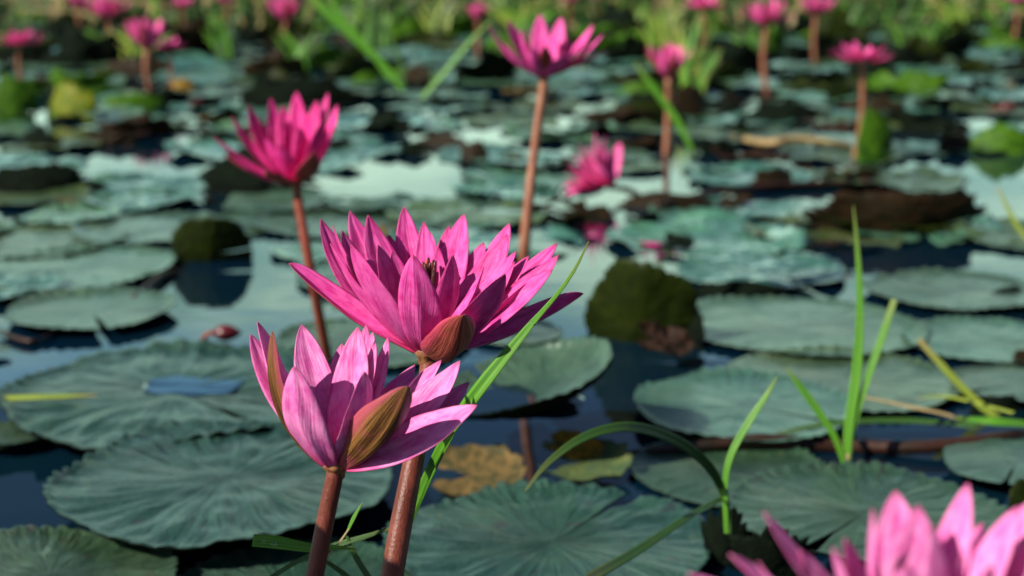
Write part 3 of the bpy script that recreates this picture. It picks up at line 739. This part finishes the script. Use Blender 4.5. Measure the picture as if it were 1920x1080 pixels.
litter(985, 178, 110, TAN, 'tan strip of dead leaf behind the top centre stem', z=.02, squash=.4)
litter(1410, 300, 150, DEAD, 'rust brown floating leaf left of the tall tan stem', z=.01)
litter(385, 373, 30, DEAD, 'little brown speck of leaf left of the dark red stem top', z=.01)

# bud and stray petals on the water
def bud(cx, cy, wpx, mt, label, asp=.62, name='lily_bud'):
    c = W(cx, cy, .008); r_ = wpx * depth(c) / F / 2
    t = thing(name, c, label, 'lily bud')
    n, k_ = 14, 18; vs, fs = [], []
    for i in range(n + 1):
        u = i / n; a = r_ * asp * math.sin(math.pi * u) ** .8 * (1 - .35 * u)
        for j in range(k_):
            th = 2 * math.pi * j / k_; q = a * (1 + .07 * math.cos(4 * th))
            vs.append(Vector((-r_ + 2 * r_ * u, q * math.cos(th), q * math.sin(th) + .004)))
    for i in range(n):
        for j in range(k_): fs.append((i * k_ + j, i * k_ + (j + 1) % k_, (i + 1) * k_ + (j + 1) % k_, (i + 1) * k_ + j))
    link('bud_head', mesh('bud_head', vs, fs), t, [mt])
    tube(t, Vector(), 'stem', STEM_DK, [Vector((-r_ * .95, 0, .004)), Vector((-r_ * 1.4, .004, 0)), Vector((-r_ * 2, .01, -.015))], [.003, .003, .003], sides=8, n=6)
bud(426, 630, 58, BUD, 'dark crimson bud lying on pale water, left of the sharp flowers')
bud(1892, 205, 42, BUD, 'small pink bud poking from the water at the right edge')
bud(376, 196, 26, BUD, 'tiny crimson bud left of the left blurred flower')
for (cx, cy, wpx, mt, lab) in ((1240, 455, 80, ROSE, 'dark purple petal floating in bright water below the toppled flower'), (1425, 378, 60, ROSE, 'pink petal on the water near the long brown leaf'), (1112, 440, 26, FARP, 'small pink petal under the toppled flower')):
    a = W(cx - wpx / 2, cy, .006); b = W(cx + wpx / 2, cy + 2, .008)
    vs, fs, uv, mi = petal_data(a, b, (b - a).length * .34, bulge=.08, nu=12, nv=6, seed=cx)
    o = link('fallen_petal', mesh('fallen_petal', vs, fs, a, uv, mi), None, [mt, mt]); o.location = a; tag(o, lab, 'petal', 'petals fallen on the water')

# floating stalk
def stalk(pts, rad, mt, label, name='floating_stalk'):
    org = pts[0].copy(); o = tube(None, org, name, mt, pts, rad, sides=14, n=30); o.location = org; tag(o, label, 'stalk', 'stalks lying on the water'); return o
stalk([W(1172, 850, .003), W(1290, 838, .008), W(1420, 826, .011), W(1520, 834, .006), W(1600, 838, .004), W(1760, 836, .010), W(1925, 812, .012)], [.002, .0048, .0066, .0072, .0068, .0062, .0048], STALK, 'long red brown stalk floating across the right, under the grass tuft')
stalk([W(1375, 256, .02), W(1440, 268, .03), W(1500, 262, .035), W(1595, 272, .02)], [.005, .0105, .006], STRAW, 'pale beige broken stalk floating left of the tall tan stem')
stalk([W(1600, 310, .005), W(1625, 340, .005), W(1660, 375, .0)], [.009, .008, .006], STALK, 'thin dark stalk trailing from the foot of the tall tan stem')
stalk([W(1230, 385, .012), W(1400, 352, .012), W(1600, 342, .01)], [.006, .007, .005], STALK, 'thin reddish stalk lying behind the long low brown leaf')
stalk([W(0, 622, .006), W(60, 640, .006), W(110, 618, .004)], [.003, .003, .002], STALK, 'thin dark stalk at the left edge below the light round pad')
stalk([W(250, 560, .006), W(300, 520, .008), W(330, 508, .004)], [.005, .005, .004], STALK, 'short dark stalk running to the upright olive leaf')

# ------------------------------------------------------------------ grass
GG = 'grass growing through the pads'
def tuft(label, foot, blades, name='grass_tuft', group=GG):
    t = thing(name, foot, label, 'grass', group)
    for (mt, pts, wd, *rest) in blades:
        blade(t, Vector(foot), 'blade', mt, pts, [k_ * .001 for k_ in wd], *(rest[:1]))
    return t
# the sharp arching blade behind both flowers
q = lambda l: [P(*p_) for p_ in l]
f_ = W(745, 1180)
tuft('long sharp green grass blade leaning across the tall flower towards the upper right', f_, [
 (GRASS, q([(752, 1010, .86), (783, 935, .82), (815, 862, .79), (850, 800, .775), (890, 742, .765), (945, 672, .76), (1000, 604, .755), (1045, 552, .75), (1078, 505, .745), (1104, 452, .74)]), [5, 5.2, 4.5, 5, 7.2, 7.2, 5.0, 2.6, 2.0, 1.6, .3]),
 (GRASS, q([(755, 1010, .87), (790, 930, .83), (822, 862, .80), (852, 806, .79), (872, 770, .785)]), [4, 4.4, 3.4, 2.6, .3])])
f_ = W(640, 1200)
tuft('crossing short grass blades between the two red stems at the bottom edge', f_, [
 (GRASS, q([(474, 1014, .80), (520, 1018, .80), (585, 1028, .80), (630, 1027, .80), (668, 1030, .80)]), [6.8, 7.4, 5, 2.6, .4], (0, -.75, .65)),
 (GRASS_DK, q([(505, 1085, .82), (560, 1052, .82), (625, 1024, .82), (680, 1008, .82), (735, 990, .82)]), [2.5, 2.6, 3.4, 3.0, 1.2], (0, -.75, .65)),
 (GRASS_DRY, q([(605, 1055, .81), (640, 1012, .81), (655, 990, .81)]), [.9, .9, .9]),
 (GRASS, q([(653, 994, .81), (664, 970, .81), (680, 942, .81)]), [1.2, 2.2, .2]),
 (GRASS_DK, q([(650, 1005, .82), (668, 1045, .82), (700, 1095, .82)]), [1.2, 3.4, 3.2]),
 (GRASS_DK, q([(608, 1050, .83), (640, 1072, .83), (668, 1095, .83)]), [2, 3, 3])])
# arching dark blade
a = W(1362, 1012)
dd = depth(a); dg = 1.06
tuft('arching dark green blade with an upright partner at centre right', W(1362, 1030), [
 (GRASS_DK, q([(1366, 1000, dg), (1358, 930, dg), (1325, 870, dg - .02), (1260, 822, dg - .05), (1180, 801, dg - .08), (1100, 818, dg - .10), (1030, 866, dg - .12), (984, 922, dg - .13)]), [4, 5.5, 7, 7.5, 7, 6, 4, .6]),
 (GRASS, q([(1362, 1000, dg), (1360, 905, dg), (1372, 850, dg), (1405, 790, dg), (1435, 745, dg), (1457, 706, dg)]), [3, 4, 5, 5.4, 4, .5]),
 (GRASS_DK, q([(1355, 935, dg), (1290, 970, dg - .05), (1200, 1030, dg - .10), (1105, 1085, dg - .15)]), [4, 4.5, 6, 7])])
b_ = W(1585, 880); dg = depth(b_)
tuft('upright bright green grass tuft with one very tall blade on the right', b_, [
 (GRASS, q([(1588, 880, dg), (1592, 800, dg), (1606, 700, dg), (1612, 600, dg), (1610, 500, dg), (1600, 385, dg)]), [6, 8.5, 9, 7, 5, .6]),
 (GRASS, q([(1586, 875, dg), (1600, 800, dg), (1630, 700, dg), (1655, 630, dg), (1677, 562, dg)]), [5, 5, 6.5, 7, 5.5]),
 (GRASS, q([(1584, 875, dg), (1565, 820, dg), (1530, 765, dg), (1498, 722, dg), (1474, 688, dg)]), [4, 5.5, 7, 6, .6]),
 (GRASS_DRY, q([(1586, 890, dg), (1586, 872, dg), (1588, 850, dg)]), [7, 6, 4])])
dg = depth(W(1850, 780))
tuft('pale dry bent blade rising left at the right edge', W(1850, 780), [
 (GRASS_YL, q([(1880, 790, dg), (1845, 765, dg), (1810, 732, dg), (1770, 690, dg), (1722, 636, dg)]), [6, 8, 7, 7, 5])])
tuft('long green blade lying flat on the pads at the right edge', W(1920, 795), [
 (GRASS, [W(1925, 797, .02), W(1860, 792, .025), W(1790, 785, .02)], [12, 14, 8], (0, -.3, 1)),
 (GRASS_DK, [W(1830, 800, .02), W(1700, 790, .018), W(1560, 795, .018), W(1440, 818, .01)], [8, 9, 8, 3], (0, -.3, 1)),
 (GRASS_DRY, [W(1620, 745, .02), W(1700, 762, .024), W(1780, 780, .02), W(1830, 805, .01)], [4, 5, 5, 3], (0, -.3, 1)),
 (GRASS_YL, [W(1900, 775, .03), W(1780, 745, .03), W(1720, 748, .02)], [5, 5, 2], (0, -.3, 1))])
tuft('short yellow grass blade lying across the green pad at the left edge', W(0, 746), [
 (GRASS_YL, [W(-20, 749, .024), W(60, 746, .024), W(120, 744, .023), W(182, 741, .023)], [8, 8, 6, 1], (0, -.4, 1))])
tuft('thin pale blade at the far right of the bright water', W(1935, 450), [
 (GRASS_YL, q([(1935, 460, 2.0), (1905, 420, 2.0), (1870, 350, 2.0)]), [6, 7, 2])])
d = 3.3
tuft('broad bright green blades slanting down right at top, left of centre', W(740, 175), [
 (GRASS, q([(755, 168, d), (715, 118, d), (660, 66, d), (610, 20, d), (570, -20, d)]), [10, 16, 20, 20, 16]),
 (GRASS, q([(730, 150, d), (690, 90, d), (640, 30, d), (610, -20, d)]), [6, 10, 12, 11]),
 (GRASS_DK, q([(760, 165, d), (740, 90, d), (700, 20, d), (680, -20, d)]), [6, 10, 10, 8])])
tuft('light green blade leaning left behind the top centre flower', W(790, 190), [
 (GRASS, q([(790, 185, d), (830, 140, d), (880, 80, d), (920, 40, d)]), [8, 10, 9, 3])])
d = 2.9
tuft('green blade slanting down right past the cup shaped pink flower', W(1300, 280), [
 (GRASS, q([(1298, 282, d), (1268, 225, d), (1225, 165, d), (1190, 118, d)]), [7, 13, 12, 4])])
rn = random.Random(11)
def far_tuft(px, fy, hpx, n, spread, mats_, label, wd=10):
    foot = W(px, fy); dg = depth(foot); vs, fs, uv = [], [], []
    t = thing('grass_tuft', foot, label, 'grass', 'far grass clumps')
    for mt in mats_:
        vs, fs, uv = [], [], []
        for _ in range(n // len(mats_)):
            x0 = px + rn.uniform(-.3, .3) * spread; lx = rn.uniform(-.8, .8) * spread; h = hpx * rn.uniform(.5, 1.1)
            o1 = rn.uniform(-.15, .15)
            v, f, u_ = blade_geo([P(x0, fy, dg + o1), P(x0 + lx * .3, fy - h * .55, dg + o1), P(x0 + lx, fy - h, dg + o1)], [wd * .0008, wd * .001, wd * .0002], (rn.uniform(-.6, .6), -.9, .3), n=8, th=.001)
            b = len(vs); vs += v; uv += u_; fs += [tuple(k_ + b for k_ in q_) for q_ in f]
        o = link('blades', mesh('blades', vs, fs, foot, uv), t, [mt])
    return t
for (px, fy, h, n, sp, ms, lab) in (
 (980, 60, 60, 30, 90, (GRASS_YL, GRASS), 'low yellow green clump at the top edge, left of the tallest flower'),
 (1720, 110, 80, 30, 90, (GRASS, GRASS_DK), 'spreading green clump right of the flat open flower'),
 (250, 120, 70, 30, 80, (GRASS, GRASS_YL), 'green clump below the wide magenta flower at the upper left'),
 (560, 130, 70, 24, 60, (GRASS_DK, GRASS), 'dark green clump below the pale pink top edge flower'),
 (1300, 190, 150, 40, 60, (GRASS_YL, GRASS), 'pale green grass clump at the top right of centre, under the cut off pink flower'),
 (1240, 120, 120, 30, 60, (GRASS, GRASS_YL), 'green grass clump at the top edge behind the cup shaped flower'),
 (700, 90, 100, 24, 70, (GRASS, GRASS_DK), 'mixed green clump at the top edge behind the slanting blades'),
 (820, 80, 90, 20, 60, (GRASS_DK, GRASS_YL), 'dull green clump at the top edge right of the slanting blades'),
 (420, 110, 80, 24, 50, (GRASS, GRASS_DK), 'green clump left of the pale pink top edge flower'),
 (60, 40, 60, 24, 70, (GRASS, GRASS_YL), 'bright clump in the top left corner'),
 (1600, 70, 70, 24, 60, (GRASS, GRASS_DK), 'green clump at the top edge above the flat open flower'),
 (1800, 60, 70, 24, 60, (GRASS_YL, GRASS), 'yellow green clump near the top right corner'),
 (1180, 60, 60, 24, 60, (GRASS_YL, GRASS), 'yellow green clump at the top edge behind the top centre flower'),
 (1400, 110, 60, 20, 50, (GRASS, GRASS_DK), 'low green clump beside the funnel shaped flower stem')):
    far_tuft(px, fy, h, n, sp, ms, lab, wd=14)

# ------------------------------------------------------------------ far pads: nine shapes copied over the open water
LM = [(40, 60, 'the left edge flower'), (300, 90, 'the touching pair of flowers'), (520, 260, 'the left blurred flower'), (395, 460, 'the upright olive leaf'), (1020, 180, 'the top centre flower'),
      (1110, 320, 'the toppled flower'), (1250, 120, 'the cup shaped flower'), (1430, 60, 'the funnel shaped flower'), (1607, 130, 'the flat open flower'), (1680, 430, 'the big brown upturned pad'),
      (1870, 280, 'the olive yellow raised pad'), (60, 340, 'the black folded pad'), (700, 100, 'the slanting green blades'), (125, 200, 'the yellow green folded pad'), (885, 290, 'the small red brown leaf'), (1190, 590, 'the tall olive leaf')]
def where(px, py):
    b = min(LM, key=lambda l: (l[0] - px) ** 2 + ((l[1] - py) * 2.2) ** 2)
    dx, dy = px - b[0], py - b[1]
    if abs(dy) * 1.3 > abs(dx): s = 'in front of' if dy > 0 else 'beyond'
    else: s = 'left of' if dx < 0 else 'right of'
    return s + ' ' + b[2], math.hypot(px - b[0], (py - b[1]) * 2.2)
waiting = {}
def late(o, what, px, py, grp, cat='lily pad'):
    wh, dist = where(px, py); tag(o, None, cat, grp); waiting.setdefault((what, wh), []).append((dist, o))
def name_late():
    ords_ = ['farthest', 'thirteenth', 'fourteenth', 'fifteenth', 'sixteenth', 'seventeenth', 'eighteenth', 'nineteenth', 'twentieth']; ords = ['nearest', 'second', 'third', 'fourth', 'fifth', 'sixth', 'seventh', 'eighth', 'ninth', 'tenth', 'eleventh', 'twelfth']
    for (what, wh), l in waiting.items():
        l.sort(key=lambda q_: q_[0])
        for i_, (_, o) in enumerate(l):
            o['label'] = what + ' ' + wh if len(l) == 1 else (ords + ords_[1:] + [str(n_) + 'th' for n_ in range(21, 99)])[i_] + ' ' + what + ' ' + wh
shapes = []
for i in range(9):
    me = pad_mesh(100 + i, nr=12, na=110, teeth=34, tooth=.03, und=.08, lift=.02 if i % 3 else .06, rib=.010, slit=.04 + .03 * (i % 3), cup=(0, 0, .03)[i % 3], th=.009)
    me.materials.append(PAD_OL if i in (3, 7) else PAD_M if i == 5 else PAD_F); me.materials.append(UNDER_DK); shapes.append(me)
GAPS = [(1130, 430, 170, 60), (1180, 500, 140, 60), (330, 620, 260, 60), (60, 910, 80, 60), (1890, 380, 90, 60), (1560, 540, 130, 30), (450, 540, 130, 60), (1080, 560, 120, 80), (1330, 660, 120, 30)]
rn = random.Random(21)
def proj(p_):
    v = p_ - CAM; dd = v.dot(FW); return 960 + F * v.dot(RT) / dd, 540 - F * v.dot(UP) / dd
count = 0; tries = 0
while count < 275 and tries < 30000:
    tries += 1
    yy = 1.62 + (rn.random() ** 1.15) * 7.6
    xx = rn.uniform(-.38, .38) * yy
    p_ = Vector((xx, yy, 0)); px, py = proj(p_)
    if py > 600: continue
    if any(((px - g_[0]) / g_[2]) ** 2 + ((py - g_[1]) / g_[3]) ** 2 < 1 for g_ in GAPS): continue
    r_ = rn.uniform(.085, .165) * (1 if yy < 4 else 1.15)
    if any((xx - a_) ** 2 + (yy - b_) ** 2 < ((r_ + c_) * .64) ** 2 for (a_, b_, c_) in placed): continue
    placed.append((xx, yy, r_))
    o = bpy.data.objects.new('lily_pad', shapes[count % 9]); col.objects.link(o)
    o.location = (xx, yy, .001 + rn.random() * .006); o.scale = (r_, r_ * rn.uniform(.85, 1.05), r_)
    o.rotation_euler = (R(rn.uniform(-3, 3)), R(rn.uniform(-3, 3)), rn.uniform(0, 6.28))
    late(o, 'blurred flat lily pad', px, py, 'blurred flat pads in the distance'); count += 1

# upright clutter towards the far side
ups = []
for i, mt in enumerate((UNDER_DK, UNDER_DK, UNDER, UNDER_GR, UNDER_BR, UNDER_DK, UNDER, UNDER_GR)):
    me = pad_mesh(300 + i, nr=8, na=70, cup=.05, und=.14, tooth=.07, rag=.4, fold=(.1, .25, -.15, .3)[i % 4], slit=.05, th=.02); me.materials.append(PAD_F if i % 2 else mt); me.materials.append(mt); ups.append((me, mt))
CN = {UNDER_DK.name: 'near black', UNDER.name: 'olive', UNDER_GR.name: 'bright green', UNDER_BR.name: 'dark brown', UNDER_YL.name: 'yellow green'}
for i in range(170):
    py = rn.uniform(2, 100) if i < 70 else rn.uniform(60, 200) if i < 145 else rn.uniform(190, 300); px = rn.uniform(-20, 1940)
    if py > 190: me, mt = ups[rn.choice((0, 1, 4, 5))]
    else: me, mt = ups[rn.randrange(8)]
    p_ = W(px, py); dd = depth(p_)
    s = rn.uniform(.08, .19) * (1 if py < 150 else .75) * (.7 if py > 190 else 1)
    o = bpy.data.objects.new('upturned_pad', me); col.objects.link(o)
    o.location = p_ + Vector((0, 0, .01)); o.scale = (s, s * rn.uniform(.4, .9) * (.6 if py > 190 else 1), s)
    o.rotation_euler = (Matrix.Rotation(rn.uniform(-.8, .8), 4, 'Z') @ Matrix.Rotation(R(rn.uniform(35, 125)), 4, 'X') @ Matrix.Rotation(math.pi, 4, 'Y')).to_euler()
    late(o, 'blurred ' + CN[mt.name] + ' upturned pad', px, py, 'blurred upturned pads in the distance')

scraps = []
for i in range(6):
    me = pad_mesh(500 + i, nr=6, na=48, teeth=5, tooth=.3, und=.3, slit=.5, th=.03); mt = (UNDER_DK, UNDER_BR, DEAD, UNDER_DK, TAN, UNDER)[i]
    me.materials.append(mt); me.materials.append(mt); scraps.append((me, ('black', 'brown', 'rusty', 'black', 'tan', 'olive')[i]))
for i in range(34):
    py = rn.uniform(130, 470); px = rn.uniform(0, 1920); k_ = rn.randrange(6); p_ = W(px, py, .012)
    o = bpy.data.objects.new('leaf_scrap', scraps[k_][0]); col.objects.link(o); s_ = rn.uniform(.015, .05)
    o.location = p_; o.scale = (s_ * rn.uniform(1, 1.8), s_, s_ * .7); o.rotation_euler = (rn.uniform(-.3, .3), rn.uniform(-.3, .3), rn.uniform(-.6, .6))
    late(o, 'small ' + scraps[k_][1] + ' floating leaf scrap', px, py, 'small leaf scraps on the far pads', 'leaf scrap')
name_late()
# reed and weed bank closing the far side of the pond
vs, fs, uv, mi = [], [], [], []
for i in range(2600):
    y0 = rn.uniform(8.2, 12.5); x0 = rn.uniform(-.5, .5) * y0; h = rn.uniform(.12, .60)
    v, f, u_ = blade_geo([Vector((x0, y0, -.01)), Vector((x0 + rn.uniform(-.1, .1), y0, h * .6)), Vector((x0 + rn.uniform(-.6, .6), y0 + rn.uniform(-.1, .1), h * rn.uniform(.5, 1)))], [.02, .03, .004], (rn.uniform(-.8, .8), -1, .2), n=5, th=.002)
    b = len(vs); k_ = rn.choice((0, 1, 1, 1, 1, 2, 1, 1, 1, 2)); vs += v; uv += u_; fs += [tuple(q_ + b for q_ in t_) for t_ in f]; mi += [k_] * len(f)
o = link('reeds', mesh('reeds', vs, fs, Vector(), uv, mi), None, [GRASS, GRASS_DK, GRASS_DRY])
tag(o, 'blurred mass of green and brown reeds along the far side of the pond', 'reeds', None, 'stuff')
# unseen raised leaf added past the left border to shade the sharp stems' feet
A_ = P(586, 1098, .70); B_ = P(745, 1030, .775); hz = .345
A2 = A_ + SUN * ((hz - A_.z) / SUN.z); B2 = B_ + SUN * ((hz - B_.z) / SUN.z); rr_ = .105
hd = Vector((SUN.x, SUN.y, 0)).normalized(); cc_ = (A2 + B2) / 2 - hd * .010 + hd * math.sqrt(rr_ ** 2 - ((A2 - B2).length / 2) ** 2)
t = thing('lily_pad', (cc_.x, cc_.y, 0), 'tall leaf raised on a stalk, just beyond the left border', 'lily pad', 'pads standing or folded out of the water')
me = pad_mesh(77, nr=16, na=120); o = link('leaf', me, t, [PAD, UNDER]); o.location = (0, 0, hz); o.scale = (rr_, rr_, rr_)
tube(t, Vector(), 'stalk', STEM, [Vector((0, 0, hz - .002)), Vector((-.01, 0, .15)), Vector((-.02, 0, -.02))], [.003, .004, .004], sides=10, n=10)
# ------------------------------------------------------------------ dew on the grass
def drop(p_, r_, label):
    n, k_ = 8, 14; vs, fs = [], []
    for i in range(n + 1):
        a = math.pi * i / n
        for j in range(k_):
            t_ = 2 * math.pi * j / k_; vs.append(Vector((r_ * math.sin(a) * math.cos(t_), r_ * math.sin(a) * math.sin(t_), r_ * .8 * math.cos(a))))
    for i in range(n):
        for j in range(k_): fs.append((i * k_ + j, (i + 1) * k_ + j, (i + 1) * k_ + (j + 1) % k_, i * k_ + (j + 1) % k_))
    o = link('water_drop', mesh('water_drop', vs, fs), None, [DROP]); o.location = p_; tag(o, label, 'water drop', 'dew drops on grass')
drop(P(995, 604, .752), .0011, 'clear dew drop on the upper edge of the long sharp blade')
drop(P(920, 698, .756), .0006, 'tiny dew drop halfway up the long sharp blade')
drop(P(494, 1014, .796), .0008, 'small dew drop near the cut end of the short broad blade')
drop(P(514, 1021, .796), .0016, 'large dew drop on the short broad blade at the bottom edge')
